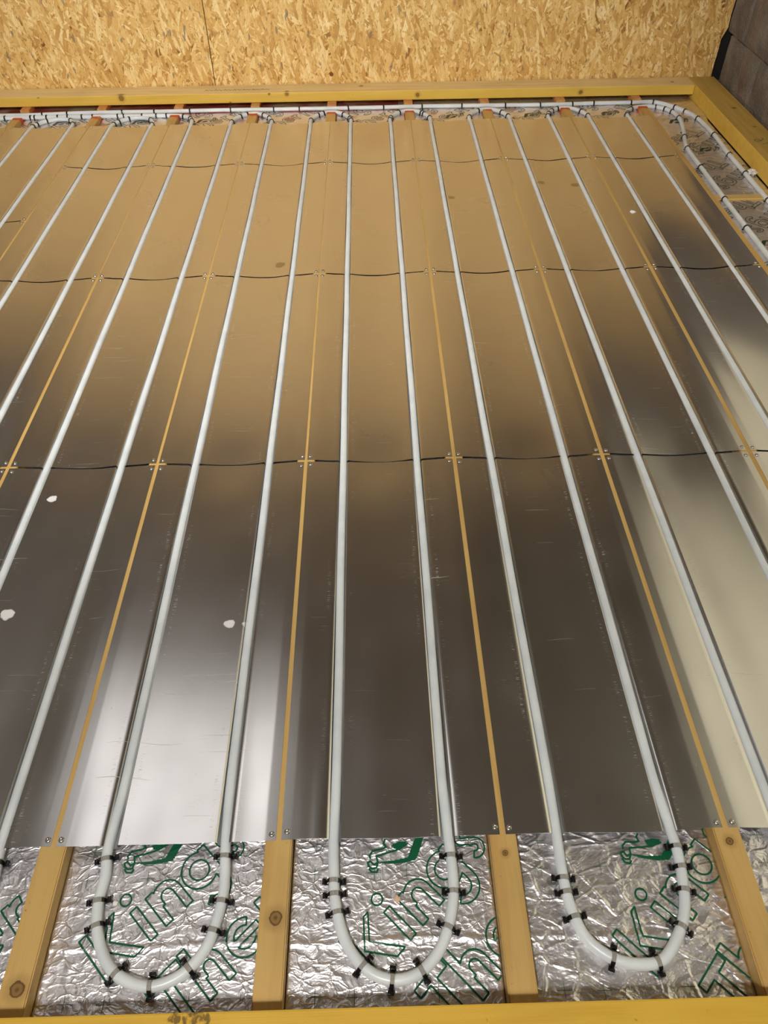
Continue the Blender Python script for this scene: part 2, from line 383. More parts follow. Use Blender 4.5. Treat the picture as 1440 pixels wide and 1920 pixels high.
ce = [o for o in COL.objects if o.name == 'ceiling'][0]
box('ceiling_lining', (XL+.005, YF+.01, HC-.012), (-2.12, YB-.02, HC+.001), M_grey, parent=ce)
for i, (p, q, pw, cone, bl_) in enumerate(ADDED_FLOODS):  # made-up housings and rods for the added flood lamps, out of view
    bm = bmesh.new(); d = (Vector(p)-Vector(q)).normalized()
    add_box(bm, (p[0]-.02, p[1]-.16, p[2]+.11), (p[0]+.02, p[1]-.12, HC), .003); add_box(bm, (p[0]-.13, p[1]-.20, p[2]-.09), (p[0]+.13, p[1]-.11, p[2]+.12), .01)
    tag(bm_obj('flood_light', bm, M_dark), 'black flood light hung from the ceiling behind the camera, ' + ['aimed at the strand board wall', 'aimed down at the front plates', 'aimed at the right wall'][i], 'lamp')

# added ceiling lights, unseen: a glowing patch for the plates to reflect, a fill batten
for i, ((lx, ly), (sx, sy), pw, lc) in enumerate(LIGHTS):
    e = bpy.data.objects.new('ceiling_light', None); COL.objects.link(e); e.location = (lx, ly, HC)
    tag(e, ['large pale panel lamp on the ceiling over the left bays', 'slim white batten lamp on the ceiling behind the camera'][i], 'lamp')
    h = box('housing', (-sx/2-.02, -sy/2-.02, -.045), (sx/2+.02, sy/2+.02, 0), M_white, .004, e)
    box('diffuser', (-sx/2, -sy/2, -.052), (sx/2, sy/2, -.044), mat_emit('lamp_diffuser', lc, pw), 0, e)

# ------------------------------------------------------------------ timbers
def timber(name, a, b, mats, label, sub=1, bev=.003):
    bm = bmesh.new(); add_box(bm, a, b, bev); bm.normal_update()
    for f in bm.faces: f.material_index = 0 if f.normal.z > .6 else len(mats)-1
    return tag(bm_obj(name, bm, mats), label, 'timber')
TZ = .047
timber('frame_timber', (XL+.01, 3.795, .001), (1.905, 3.926, TZ), [M_top, M_edge], 'long flat pine timber lying across the joists at the foot of the strand board wall')
timber('frame_timber', (1.907, -.39, -.028), (2.045, 3.926, TZ), [M_rtop, M_edge], 'yellow pine timber along the concrete block wall on the right')
timber('frame_timber', (XL+.01, -.395, .001), (1.905, -.262, TZ-.001), [M_near, M_near], 'yellow pine timber across the bottom edge of the photo')
# pencil scribble and stamped grade mark on the timbers
def ribbon(vs, fs, pts, wd, z):
    for (x0, y0), (x1, y1) in zip(pts[:-1], pts[1:]):
        d = Vector((x1-x0, y1-y0)); l = d.length
        if l < 1e-6: continue
        d /= l; n = Vector((-d.y, d.x))*wd/2; e = d*wd*.3; k = len(vs)
        for p in ((x0-e.x+n.x, y0-e.y+n.y), (x0-e.x-n.x, y0-e.y-n.y), (x1+e.x-n.x, y1+e.y-n.y), (x1+e.x+n.x, y1+e.y+n.y)):
            vs.append((p[0], p[1], z(p[0], p[1]) if callable(z) else z))
        fs.append((k, k+1, k+2, k+3))
ft = [o for o in COL.objects if o.name.startswith('frame_timber')]
vs, fs = [], []
GL = {'C': [[(.9, .85), (.5, 1), (.1, .75), (.0, .5), (.1, .2), (.5, 0), (.9, .15)]], '1': [[(.2, .75), (.5, 1), (.5, 0)]],
      '6': [[(.8, .95), (.4, .9), (.1, .5), (.1, .2), (.4, 0), (.8, .15), (.8, .4), (.45, .55), (.12, .4)]]}
ox, oy, ang, sz = 1.985, 2.93, math.radians(115), .055
for i, ch in enumerate('C16'):
    for st in GL[ch]:
        pts = []
        for (u, v) in st:
            u2, v2 = (u*.62+i*.85)*sz, v*sz
            pts.append((ox+u2*math.cos(ang)-v2*math.sin(ang)*-1, oy+u2*math.sin(ang)+v2*math.cos(ang)*-1))
        ribbon(vs, fs, pts, .0035, TZ+.0006)
mesh_obj('grade_stamp', vs, fs, M_ink, ft[1])
vs, fs = [], []
x = -.665
for g in range(7):
    for k in range(3):
        pts = [(x+random.uniform(0, .004), 3.836+random.uniform(-.006, .012)) for _ in range(3)]
        pts = [(x, 3.84+random.uniform(-.008, 0)), (x+.008, 3.852+random.uniform(0, .006)), (x+.014, 3.84), (x+.02, 3.845+random.uniform(-.006, .006))]
        x += .017
    ribbon(vs, fs, [(x-.05, 3.842), (x-.044, 3.86), (x-.036, 3.843), (x-.025, 3.856), (x-.015, 3.842), (x-.008, 3.852)], .0028, TZ+.0006)
    x -= .002
mesh_obj('pencil_note', vs, fs, M_ink, ft[0])

# joists, 47 mm wide every 400 mm, rear end notched for the pipes
JX = [-2.4+.4*i for i in range(11)]
JW = .0235; NY0, NY1, ND = 3.640, 3.752, .0235
ordn = ['rightmost', 'second', 'third', 'fourth', 'fifth', 'sixth', 'seventh', 'eighth', 'ninth', 'tenth', 'eleventh']
def joist(x, label):
    prof = [(-.392, -.128), (3.922, -.128), (3.922, 0), (NY1, 0), (NY1, -ND), (NY0, -ND), (NY0, 0), (-.392, 0)]
    bm = bmesh.new()
    A = [bm.verts.new((x-JW, y, z)) for y, z in prof]; B = [bm.verts.new((x+JW, y, z)) for y, z in prof]
    bm.faces.new(A[::-1]); bm.faces.new(B)
    for i in range(len(prof)):
        j = (i+1) % len(prof); bm.faces.new((A[i], A[j], B[j], B[i]))
    es = [e for e in bm.edges if all(v.co.z > -.01 for v in e.verts) and abs(e.verts[0].co.x-e.verts[1].co.x) < 1e-4]
    bmesh.ops.bevel(bm, geom=es, offset=.0022, segments=2, affect='EDGES')
    bmesh.ops.recalc_face_normals(bm, faces=bm.faces)
    return tag(bm_obj('floor_joist', bm, M_joist), label, 'joist', 'notched pine floor joists')
jl = {4: 'rightmost joist, its top half bare along the foil strip', 3: 'pine joist second from the right, red end under the rear timber',
      2: 'pine joist to the right of the right-hand U-bend', 1: 'pine joist between the middle and right-hand U-bends',
      0: 'pine joist with a round knot, between the left and middle U-bends', -1: 'pine joist with a knot, left of the left U-bend',
      -2: 'seventh pine joist from the right, red-marked rear end', -3: 'eighth pine joist from the right, red-marked rear end',
      -4: 'ninth pine joist from the right, leftmost red-marked rear end in view', -5: 'tenth pine joist from the right, beyond the left edge', -6: 'eleventh pine joist from the right, nearest the left wall'}
for x in JX:
    joist(x, jl[round(x/.4)])
box_n = box('cross_noggin', (1.6245, 2.600, -.128), (1.906, 2.640, -.024), M_redside, .0015)
tag(box_n, 'short pine cross piece let into the foil strip on the right', 'timber')

# ------------------------------------------------------------------ insulation boards
def sstep(a, b, v):
    t = max(0, min(1, (v-a)/(b-a))); return t*t*(3-2*t)
def foil_base(y): return -.030 + .0085*sstep(3.50, 3.56, y)
def foil_z(x, y):
    big = .55 if x > .4 else 1.0
    d = mn.noise(Vector((x*24*big+y*9, y*36*big-x*9, 1.3)))
    r = 1-abs(mn.noise(Vector((x*15*big+3, y*15*big, 4.1))))*2.2
    h = d*.0006 + max(0, r)**4*.0009
    h += .0022*math.exp(-((y+.155+mn.noise(Vector((x*6, 0, 0)))*.006)/.0035)**2)      # the taped fold that crosses every bay
    return foil_base(y) + h - .0012
def foil_board(x0, x1, ya, yb, label, mat, group=None):
    ys = []
    y = ya
    while y < yb-1e-6:
        ys.append(y); y += .0035 if (y < .03 or (3.47 < y < 3.8)) else (.012 if x1 > 1.7 else .08)
    ys.append(yb)
    nx = int((x1-x0)/.0045); xs = [x0+(x1-x0)*i/nx for i in range(nx+1)]
    vs = [(x, y, foil_z(x, y)) for y in ys for x in xs]; fs = []
    for j in range(len(ys)-1):
        for i in range(nx):
            a = j*(nx+1)+i; fs.append((a, a+1, a+nx+2, a+nx+1))
    mi = [0]*len(fs); n = len(vs); W = nx+1; H = len(ys)
    ring = [i for i in range(W)] + [j*W+nx for j in range(1, H)] + [(H-1)*W+i for i in range(nx-1, -1, -1)] + [j*W for j in range(H-2, 0, -1)]
    for i in ring: vs.append((vs[i][0], vs[i][1], -.128))
    for i in range(len(ring)):
        j = (i+1) % len(ring); fs.append((ring[i], n+i, n+j, ring[j])); mi.append(1)
    fs.append(tuple(n+i for i in range(len(ring)))[::-1]); mi.append(1)
    o = mesh_obj('insulation_board', vs, fs, [mat, M_foam], None, False, mi)
    me = o.data
    for p in me.polygons[:(W-1)*(H-1)]: p.use_smooth = True
    return tag(o, label, 'insulation', group)
bl = {-6: 'bay next to the left wall', -5: 'tenth bay from the right, seen only at the rear edge', -4: 'ninth bay, under the far left pipes',
      -3: 'eighth bay, under the nested rear pipe bends', -2: 'bay left of the left U-bend', -1: 'left U-bend bay, brightest printed foil',
      0: 'middle U-bend bay', 1: 'right-hand U-bend bay', 2: 'bay right of the right-hand U-bend',
      3: 'bay beside the rightmost joist'}
BOARDS = {}
for b in range(-6, 4):
    BOARDS[b] = foil_board(b*.4+JW+.0015, b*.4+.4-JW-.0015, -.39, 3.92, 'foil-faced insulation board in the '+bl[b], M_foil if b < 1 else M_foil_r)
BOARDS['ra'] = foil_board(1.6255, 1.9045, -.39, 2.598, 'foil-faced board strip at the right edge, in front of the cross piece', M_foil_r)
BOARDS['rb'] = foil_board(1.6255, 1.9045, 2.642, 3.92, 'foil-faced board strip in the rear right corner, behind the cross piece', M_foil_r)
foil_board(-2.61, -2.4-JW-.0015, -.39, 3.92, 'narrow foil-faced strip against the left wall, out of frame', M_foil)

# ---- printing on the foil: outlined letters traced round their strokes
def stroke(pts, w):
    pts = [Vector(p) for p in pts]; L, R = [], []
    for i, p in enumerate(pts):
        if i == 0: d = (pts[1]-p).normalized(); m = 1
        elif i == len(pts)-1: d = (p-pts[-2]).normalized(); m = 1
        else:
            d0 = (p-pts[i-1]).normalized(); d1 = (pts[i+1]-p).normalized(); d = (d0+d1).normalized(); m = 1/max(.4, d.dot(d0))
        n = Vector((-d.y, d.x))*w/2*m; L.append(p+n); R.append(p-n)
    return [tuple(v) for v in L+R[::-1]]
def arc(cx, cy, r, a0, a1, n=14): return [(cx+r*math.cos(math.radians(a0+(a1-a0)*i/n)), cy+r*math.sin(math.radians(a0+(a1-a0)*i/n))) for i in range(n+1)]
SW = .0165
def arch_leg(u0, u1, top, y0, base=0.0):       # shoulder springing from (u0,y0) over to a leg at u1
    r = (u1-u0)/2
    return stroke([(u0, y0)]+arc((u0+u1)/2, top-SW/2-r, r, 180, 0)+[(u1, base)], SW)
def letters_kings():
    P = []
    P.append([(-.084, 0), (-.0675, 0), (-.0675, .0885), (-.084, .0885)])
    P.append([(-.0143, .0850), (-.0279, .0850), (-.0645, .0455), (-.0317, 0), (-.0095, 0), (-.0460, .0498)])
    P.append([(0, 0), (SW, 0), (SW, .0645), (0, .0645)])
    P.append(arc(.008, .086, .0108, 0, 345, 23))
    P.append([(.031, 0), (.048, 0), (.048, .0645), (.031, .0645)])
    P.append(arch_leg(.0445, .081, .0665, .03))
    g = .126
    P.append(('ring', g, .034, .0325, .016))
    P.append(stroke([(g+.0245, .0655), (g+.0245, -.004)]+arc(g+.0015, -.006, .023, 0, -150), SW))
    s = .192
    P.append(stroke([(s+.022, .052)]+arc(s, .0475, .0115, 40, 200, 10)+[(s+.002, .0335)]+arc(s, .019, .012, 80, -150, 12), SW*.85))
    return P
def letters_therma():
    b = -.141; P = []
    P.append([(-.0495, b+.0735), (.0155, b+.0735), (.0155, b+.0905), (-.0495, b+.0905)])
    P.append([(-.0255, b), (-.0085, b), (-.0085, b+.08), (-.0255, b+.08)])
    P.append([(.0165, b), (.0335, b), (.0335, b+.094), (.0165, b+.094)])
    P.append(arch_leg(.030, .0635, b+.0665, b+.03, b))
    e = .114
    P.append(stroke(arc(e, b+.033, .0245, -42, -318, 26)[::-1][::-1], SW*.9))
    P.append([(e-.026, b+.027), (e+.031, b+.027), (e+.031, b+.041), (e-.026, b+.041)])
    P.append([(.157, b), (.173, b), (.173, b+.0645), (.157, b+.0645)])
    P.append(stroke([(.168, b+.03)]+arc(.187, b+.037, .02, 180, 75, 8), SW))
    m = .218
    P.append([(m, b), (m+SW, b), (m+SW, b+.0645), (m, b+.0645)])
    P.append(arch_leg(m+.012, m+.0475, b+.0665, b+.03, b)); P.append(arch_leg(m+.0475, m+.083, b+.0665, b+.03, b))
    a = .345
    P.append(('ring', a, b+.034, .0325, .016)); P.append([(a+.018, b), (a+.034, b), (a+.034, b+.0655), (a+.018, b+.0655)])
    return P
def poly_sdf(poly, X, Y):
    if poly[0] == 'ring':
        _, cx, cy, ro, ri = poly; r = np.hypot(X-cx, Y-cy); return np.maximum(r-ro, ri-r)
    d = np.full(X.shape, 1e9); s = np.ones(X.shape); n = len(poly); j = n-1
    for i in range(n):
        xi, yi = poly[i]; xj, yj = poly[j]; ex, ey = xj-xi, yj-yi; wx, wy = X-xi, Y-yi
        t = np.clip((wx*ex+wy*ey)/max(ex*ex+ey*ey, 1e-12), 0, 1)
        d = np.minimum(d, (wx-ex*t)**2+(wy-ey*t)**2)
        c1 = Y >= yi; c2 = Y < yj; c3 = ex*wy > ey*wx
        flip = (c1 & c2 & c3) | (~c1 & ~c2 & ~c3); s = np.where(flip, -s, s); j = i
    return s*np.sqrt(d)
def outline_segments(polys, inset=.0012, g=.0016):
    xs = [p[0] for q in polys if q[0] != 'ring' for p in q]+[q[1]+s*q[3] for q in polys if q[0] == 'ring' for s in (-1, 1)]
    ys = [p[1] for q in polys if q[0] != 'ring' for p in q]+[q[2]+s*q[3] for q in polys if q[0] == 'ring' for s in (-1, 1)]
    gx = np.arange(min(xs)-.004, max(xs)+.005, g); gy = np.arange(min(ys)-.004, max(ys)+.005, g)
    X, Y = np.meshgrid(gx, gy); D = np.full(X.shape, 1e9)
    for q in polys: D = np.minimum(D, poly_sdf(q, X, Y))
    D = D+inset; segs = []
    def ip(ax, ay, a, bx, by, b): t = a/(a-b); return (ax+(bx-ax)*t, ay+(by-ay)*t)
    for j in range(D.shape[0]-1):
        for i in range(D.shape[1]-1):
            c = [D[j, i], D[j, i+1], D[j+1, i+1], D[j+1, i]]
            if max(c) < 0 or min(c) >= 0: continue
            co = [(gx[i], gy[j]), (gx[i+1], gy[j]), (gx[i+1], gy[j+1]), (gx[i], gy[j+1])]; pts = []
            for k in range(4):
                l = (k+1) % 4
                if (c[k] < 0) != (c[l] < 0): pts.append(ip(*co[k], c[k], *co[l], c[l]))
            for k in range(0, len(pts)-1, 2): segs.append((pts[k], pts[k+1]))
    return segs
SEG = outline_segments(letters_kings())+outline_segments(letters_therma())
LOGO_FILL = [[(0.1747, -0.0285), (0.2038, -0.028), (0.2291, -0.0244), (0.2364, -0.0097), (0.2454, 0.0083), (0.2594, 0.008), (0.25, -0.0152), (0.2421, -0.029), (0.2195, -0.0327), (0.1931, -0.032)],  # emblem outlines read from image pixels and back-projected onto the foil plane
             [(0.202, -0.001), (0.2156, 0.0039), (0.229, 0.0035), (0.226, -0.0042), (0.2151, -0.0091), (0.2058, -0.0068)]]
LOGO_LINE = [[(0.1727, -0.0178), (0.1936, -0.0137), (0.2151, -0.0086), (0.2302, -0.0004)],
             [(0.1615, -0.0206), (0.1611, -0.0154), (0.167, -0.0079), (0.1831, -0.0062), (0.1912, -0.0033), (0.1873, 0.0033), (0.1902, 0.0098)],
             [(0.1727, -0.0178), (0.1747, -0.0285), (0.168, -0.0321), (0.1615, -0.0256), (0.1567, -0.0281), (0.1588, -0.0344), (0.164, -0.0383), (0.1719, -0.0373), (0.1747, -0.0285)],
             [(0.1587, -0.0382), (0.1626, -0.0438), (0.1718, -0.0448), (0.1745, -0.0398)]]
CROSS = [(0.0639, -0.0477), (0.1695, -0.0468), (0.2262, -0.0447), (0.3737, -0.045), (0.0658, 0.0), (0.0715, -0.2332), (.27, -.233), (.135, -.235)]
def print_on(board, x0, x1, ox, oy, rot=45, y0=-.26, y1=.03, mat=None, logo=None, cross=False):
    """lettering with its origin at the foot of the letter i"""
    vs, fs = [], []; c, s = math.cos(math.radians(rot)), math.sin(math.radians(rot))
    zf = lambda x, y: foil_z(x, y)+.0011
    for a, b in SEG:
        pa = (ox+a[0]*c-a[1]*s, oy+a[0]*s+a[1]*c); pb = (ox+b[0]*c-b[1]*s, oy+b[0]*s+b[1]*c)
        if min(pa[0], pb[0]) < x0+.001 or max(pa[0], pb[0]) > x1-.001 or min(pa[1], pb[1]) < y0 or max(pa[1], pb[1]) > y1: continue
        ribbon(vs, fs, [pa, pb], .0029, zf)
    if cross:
        for (cx, cy) in CROSS:
            cx += x0-JW-.0015
            for a in range(6):
                ribbon(vs, fs, [(cx-.012+a*.004, cy), (cx-.008+a*.004, cy)], .0006, zf); ribbon(vs, fs, [(cx, cy-.012+a*.004), (cx, cy-.008+a*.004)], .0006, zf)
    mat = mat or M_green
    mesh_obj('printed_lettering', vs, fs, mat, board)
    if logo is not None:
        lx, ly, lr = logo; vs, fs = [], []; c, s = math.cos(lr), math.sin(lr)
        tr = lambda p: (lx+(p[0]-.2)*c-(p[1]+.01)*s, ly+(p[0]-.2)*s+(p[1]+.01)*c)
        inside = lambda p: x0 < p[0] < x1 and y0 < p[1] < y1
        for l in LOGO_LINE:
            q = []
            for a, b in zip(l[:-1], l[1:]): q += [tuple(Vector(a).lerp(Vector(b), k/4)) for k in range(4)]
            q = [tr(p) for p in q+[l[-1]]]
            ribbon(vs, fs, [p for p in q if inside(p)], .0032, zf)
        for l in LOGO_FILL:
            xs = [p[0] for p in l]; ys = [p[1] for p in l]; g = .0012
            gx = np.arange(min(xs), max(xs), g); gy = np.arange(min(ys), max(ys), g)
            X, Y = np.meshgrid(gx+g/2, gy+g/2); D = poly_sdf(l, X, Y)
            for j in range(len(gy)):
                for i in range(len(gx)):
                    if D[j, i] < .0004:
                        q = [tr(p) for p in ((gx[i], gy[j]), (gx[i]+g, gy[j]), (gx[i]+g, gy[j]+g), (gx[i], gy[j]+g))]
                        if all(inside(p) for p in q):
                            k = len(vs); vs += [(p[0], p[1], zf(*p)+.0002) for p in q]; fs.append((k, k+1, k+2, k+3))
        mesh_obj('printed_emblem', vs, fs, mat, board)
PH = {-3: (-1.07, -.15), -2: (-.640, -.150), -1: (-.2063, -.1477), 0: (.2284, -.1577), 1: (.685, -.161), 2: (1.12, -.155)}
for b in range(-3, 3):
    ox, oy = PH[b]
    print_on(BOARDS[b], b*.4+JW+.0015, b*.4+.4-JW-.0015, ox, oy, logo=(ox-.0284, oy+.1477, 0.05 if b < 1 else -.15), cross=b > -3)
for b in range(-5, 4):       # the same print shows again beyond the rear edge of the plates
    o = random.Random(b*7+50)
    bx = BOARDS[b]
    print_on(bx, b*.4+JW+.0015, b*.4+.4-JW-.0015, b*.4+o.uniform(.02, .14), 3.60, y0=3.50, y1=3.792, mat=M_blackprint,
             logo=(b*.4+(.24 if b not in (-2,) else .17), 3.615, 3.3) if b not in (-1, 0) else None)
rb = BOARDS['rb']
print_on(rb, 1.6255, 1.9045, 1.84, 3.28, rot=225, y0=2.645, y1=3.79, mat=M_blackprint, logo=(1.76, 3.50, 3.1))
print_on(rb, 1.6255, 1.9045, 1.83, 2.90, rot=225, y0=2.645, y1=3.79, mat=M_blackprint, logo=(1.80, 3.14, 3.1))
print_on(BOARDS['ra'], 1.6255, 1.9045, 1.83, 2.50, rot=225, y0=1.2, y1=2.595, mat=M_blackprint, logo=(1.75, 2.22, 3.1))
print_on(BOARDS['ra'], 1.6255, 1.9045, 1.83, 2.05, rot=225, y0=1.2, y1=2.595, mat=M_blackprint)

# ------------------------------------------------------------------ aluminium spreader plates
PR = .0095                                  # pipe radius
SAG = .0042                                 # how far the sheet lies below the joist tops at the grooves
def plate_profile_x():
    xs = set()
    for s in (-1, 1):
        for a in (0, .02, .04, .06, .075, .086): xs.add(round(s*a, 5))
        for a in (.116, .122, .13, .14, .15, .16, .168, .174, .1765, .179, .185, .195): xs.add(round(s*a, 5))
        for k in range(13):
            an = math.pi*k/12; xs.add(round(s*.1-.0107*math.cos(an), 5))
        xs.add(round(s*.1-.0125, 5)); xs.add(round(s*.1+.0125, 5))
    return sorted(xs)
PX = plate_profile_x()
def wavy(x, y, sd): return mn.noise(Vector((x*4.0, y*1.6, sd*7.7)))
PLATES = {}
def make_plate(b, row, label, gl=.005, gr=.005, tilt=0.0, mid=.008, lip=0.0):
    bounds = [0, 1, 2, 3, 3.5055] if b > -4 else [0, .47, 1.47, 2.47, 3.5055]
    x0 = b*.4+.2; ya = bounds[row]+.0035; yb = bounds[row+1]-.0035
    if row == 0: ya = .002
    ny = int((yb-ya)*36)+2; sd = b*3.1+row*11.7
    xl, xr = -.2+gl, .2-gr; xs = [xl]+[x for x in PX if xl+.001 < x < xr-.001]+[xr]
    vs = []
    for j in range(ny+1):
        yy = ya+(yb-ya)*j/ny
        for x in xs:
            ax = abs(x); g = 0.0
            y = yy
            if row == 0 and j == 0: y += .004*mn.noise(Vector(((x0+x)*7, 0, 3)))
            fr = .55+.45*sstep(0, .35, y) if row == 0 else 1.0
            sag = SAG*fr; dn = min(y-ya if row else 9, yb-y if row < 3 else 9); endsag = .0030*math.exp(-(dn/.10)**2)
            if ax > .1765: z = 0.0
            elif ax > .1125: z = -sag*sstep(.1785, .112, ax)*.45 - sag*.55*(.1765-ax)/.064 - .25*endsag*math.sin(math.pi*(.1765-ax)/.064)
            elif ax < .0875: z = -sag-(mid*fr*(1+.25*wavy(x0, y, sd))*(.5+.5*sstep(0, .8, y) if row == 0 else 1)+endsag)*(1-(x/.0875)**2)
            else: z = -sag
            if .118 < ax < .174: z += .0012*wavy(x0+x*2, y, sd+5)*math.sin(math.pi*(ax-.118)/.056)
            if ax < .085: z += .0016*wavy(x0+x*3, y*1.2, sd)*(1-(x/.085)**2)
            z += tilt*x*(1 if ax < .0875 else 0)*(1-(x/.0875)**2)
            if row == 0: # the ends of the front sheets buckle a little beside the grooves
                z += lip*math.exp(-((ax-.128)/.011)**2)*math.exp(-(y/.16)**2)
            dg = min(abs(x-.1), abs(x+.1))
            if dg <= .01071: z = -sag-.0015-math.sqrt(max(0, .0107**2-dg**2))-.0066*min(1, (.01075-dg)/.0004)
            elif dg < .0127: z = -sag-.0010
            vs.append((x0+x, y, z+.0012))
    W = len(xs); fs = []
    for j in range(ny):
        for i in range(W-1):
            a = j*W+i; fs.append((a, a+1, a+W+1, a+W))
    # underside and cut edges of the 0.7 mm sheet, with their own vertices so that the edges stay crisp
    top = len(fs); n0 = len(vs); vs += [(a[0], a[1], a[2]-.0007) for a in vs[:n0]]
    fs += [tuple(i+n0 for i in f[::-1]) for f in fs[:top]]
    ring = [i for i in range(W)] + [j*W+W-1 for j in range(1, ny+1)] + [ny*W+i for i in range(W-2, -1, -1)] + [j*W for j in range(ny-1, 0, -1)]
    n1 = len(vs)
    for i in ring: vs += [vs[i], vs[i+n0]]
    m = len(ring)
    for i in range(m):
        k = (i+1) % m; fs.append((n1+2*i, n1+2*i+1, n1+2*k+1, n1+2*k))
    o = mesh_obj('heat_spreader_plate', vs, fs, M_plate, None, True)
    o.data.set_sharp_from_angle(angle=math.radians(30))
    tag(o, label, 'heating plate', 'aluminium heat spreader plates')
    PLATES[(b, row)] = (o, x0+xl, x0+xr, ya, yb)
    return o
# width of the bare joist strip at each joist: gaps[joist][row] = metres to each side
GAP = {-6: (.004,)*4, -5: (.004,)*4, -4: (.004,)*4, -3: (.004, .004, .004, .003), -2: (.0045, .0045, .002, .0015), -1: (.0045, .0035, .003, .0018),
       0: (.0045, .003, .0014, .0012), 1: (.005, .0045, .0030, .0018), 2: (.005, .005, .0042, .0028), 3: (.006, .006, .0055, .0042)}
rown = ['front row', 'second row', 'third row', 'short rear row']
coln = {3: 'column beside the foil strip on the right', 2: 'second column from the right', 1: 'column running up from the right-hand U-bend',
        0: 'column running up from the middle U-bend', -1: 'column running up from the left U-bend', -2: 'column just left of the left U-bend column',
        -3: 'seventh column from the right', -4: 'eighth column from the right', -5: 'ninth column from the right', -6: 'tenth column from the right, by the left wall'}
for b in range(-6, 4):
    for r in range(4):
        rr = random.Random(b*17+r*5+3)
        kw = dict(tilt=rr.uniform(-.012, .012), mid=(.0025 if r == 0 else rr.uniform(.0040, .0060)))
        if r == 0 and b == 0: kw = dict(tilt=.0, mid=.0012, lip=.0014)
        if r == 0 and b == -1: kw = dict(tilt=.0, mid=.0015)
        if r == 0 and b == 1: kw = dict(tilt=.006, mid=.0015)
        make_plate(b, r, 'aluminium heat plate, %s, %s' % (rown[r] if b > -4 else ['short front row', 'second row', 'third row', 'rear row'][r], coln[b]), gl=GAP[b][r]+.0003,
                   gr=(GAP[b+1][r] if b < 3 else .001)+.0003, **kw)
# screws: one at each corner of a sheet
def screw_mesh():
    bm = bmesh.new(); prof = [(0, .0017), (.0012, .0017), (.0015, .0023), (.0028, .0022), (.0040, .0014), (.0045, 0)]
    n = 12; rings = []
    for (r, z) in prof:
        if r == 0: rings.append([bm.verts.new((0, 0, z))])
        else: rings.append([bm.verts.new((r*math.cos(2*math.pi*k/n), r*math.sin(2*math.pi*k/n), z)) for k in range(n)])
    for k in range(n): bm.faces.new((rings[0][0], rings[1][k], rings[1][(k+1) % n]))
    for a, b2 in zip(rings[1:-1], rings[2:]):
        for k in range(n): bm.faces.new((a[k], b2[k], b2[(k+1) % n], a[(k+1) % n]))
    me = bpy.data.meshes.new('screw'); bm.to_mesh(me); bm.free(); me.materials.append(M_screw)
    me.polygons.foreach_set('use_smooth', [True]*len(me.polygons)); return me
SM = screw_mesh()
for (b, r), (o, xa, xb, ya, yb) in PLATES.items():
    rr = random.Random(b*31+r)
    for sx in (0, 1):
        for sy in (0, 1):
            if r == 3 and sy == 1 and b > -3: continue
            s = bpy.data.objects.new('screw', SM); COL.objects.link(s); s.parent = o
            off = .0085 if r < 2 else .010
            s.location = ((xa+off if sx == 0 else xb-off)+rr.uniform(-.0015, .0015), (ya+.013 if sy == 0 else yb-.012)+rr.uniform(-.003, .003), .0012)
            s.scale = (1.2, 1.2, 1.2); s.rotation_euler = (rr.uniform(-.1, .1), rr.uniform(-.1, .1), rr.uniform(0, 3))

# ------------------------------------------------------------------ pipes
ZP = -SAG-.0085+.0012                   # axis height in the grooves
ZB = -.0200                                 # axis height on the front foil
ZF = -.0112                                 # axis height on the rear foil
PIPES = []
def fr(p): return (p[0]*.99353+.00123, p[1]*.99353-.00325)        # scaled about the camera: the rear run lies a little higher than the front foil
def catmull(pts, step=.010):
    P = [Vector(p) for p in pts]; out = []
    P = [P[0]*2-P[1]]+P+[P[-1]*2-P[-2]]
    for i in range(1, len(P)-2):
        a, b, c, d = P[i-1:i+3]; L = (c-b).length
        n = max(1, min(60, int(L/step))) if L < .35 else 6
        for k in range(n):
            t = k/n; out.append(.5*((2*b)+(c-a)*t+(2*a-5*b+4*c-d)*t*t+(3*b-a-3*c+d)*t**3))
    out.append(P[-2]); return out
def zpath(x, y, zone=None):
    if zone == 'strip': return ZB
    if y < -.03: return ZB
    if y < .035: return ZB+(ZP*1.0+.0029*0-ZB)*sstep(-.05, .035, y)
    if y < 3.47: return ZP
    return ZP+(ZF-ZP)*sstep(3.47, 3.56, y)
def tube(name, pts, r, mat, nseg=16, parent=None):
    vs, fs = [], []; up = Vector((0, 0, 1)); n = len(pts)
    for i, p in enumerate(pts):
        d = (pts[min(i+1, n-1)]-pts[max(i-1, 0)]).normalized(); s = d.cross(up).normalized(); u = s.cross(d)
        for k in range(nseg):
            a = 2*math.pi*k/nseg; vs.append(p+s*math.cos(a)*r+u*math.sin(a)*r)
    for i in range(n-1):
        for k in range(nseg):
            a = i*nseg+k; b = i*nseg+(k+1) % nseg; fs.append((a, a+nseg, b+nseg, b))
    # cut ends with a visible bore
    for e, base in ((0, 0), (1, (n-1)*nseg)):
        c = pts[0] if e == 0 else pts[-1]; k0 = len(vs)
        for k in range(nseg): vs.append(c+(vs[base+k]-c)*.75)
        for k in range(nseg):
            q = (base+k, base+(k+1) % nseg, k0+(k+1) % nseg, k0+k); fs.append(q if e == 0 else q[::-1])
        fs.append(tuple(k0+k for k in range(nseg)) if e == 0 else tuple(k0+k for k in range(nseg))[::-1])
    return mesh_obj(name, vs, fs, mat, parent, True)
def add_pipe(pts3, label):
    # merge points that nearly coincide so that the sweep never folds
    q = [pts3[0]]
    for p in pts3[1:]:
        if (p-q[-1]).length > .004: q.append(p)
    o = tube('heating_pipe', q, PR, M_pipe); PIPES.append(q)
    return tag(o, label, 'pipe')
def straight(x, ya, yb):
    n = max(2, int(abs(yb-ya)/.12)); return [(x+.0006*math.sin(9*(ya+(yb-ya)*i/n)+x*50), ya+(yb-ya)*i/n) for i in range(n+1)]
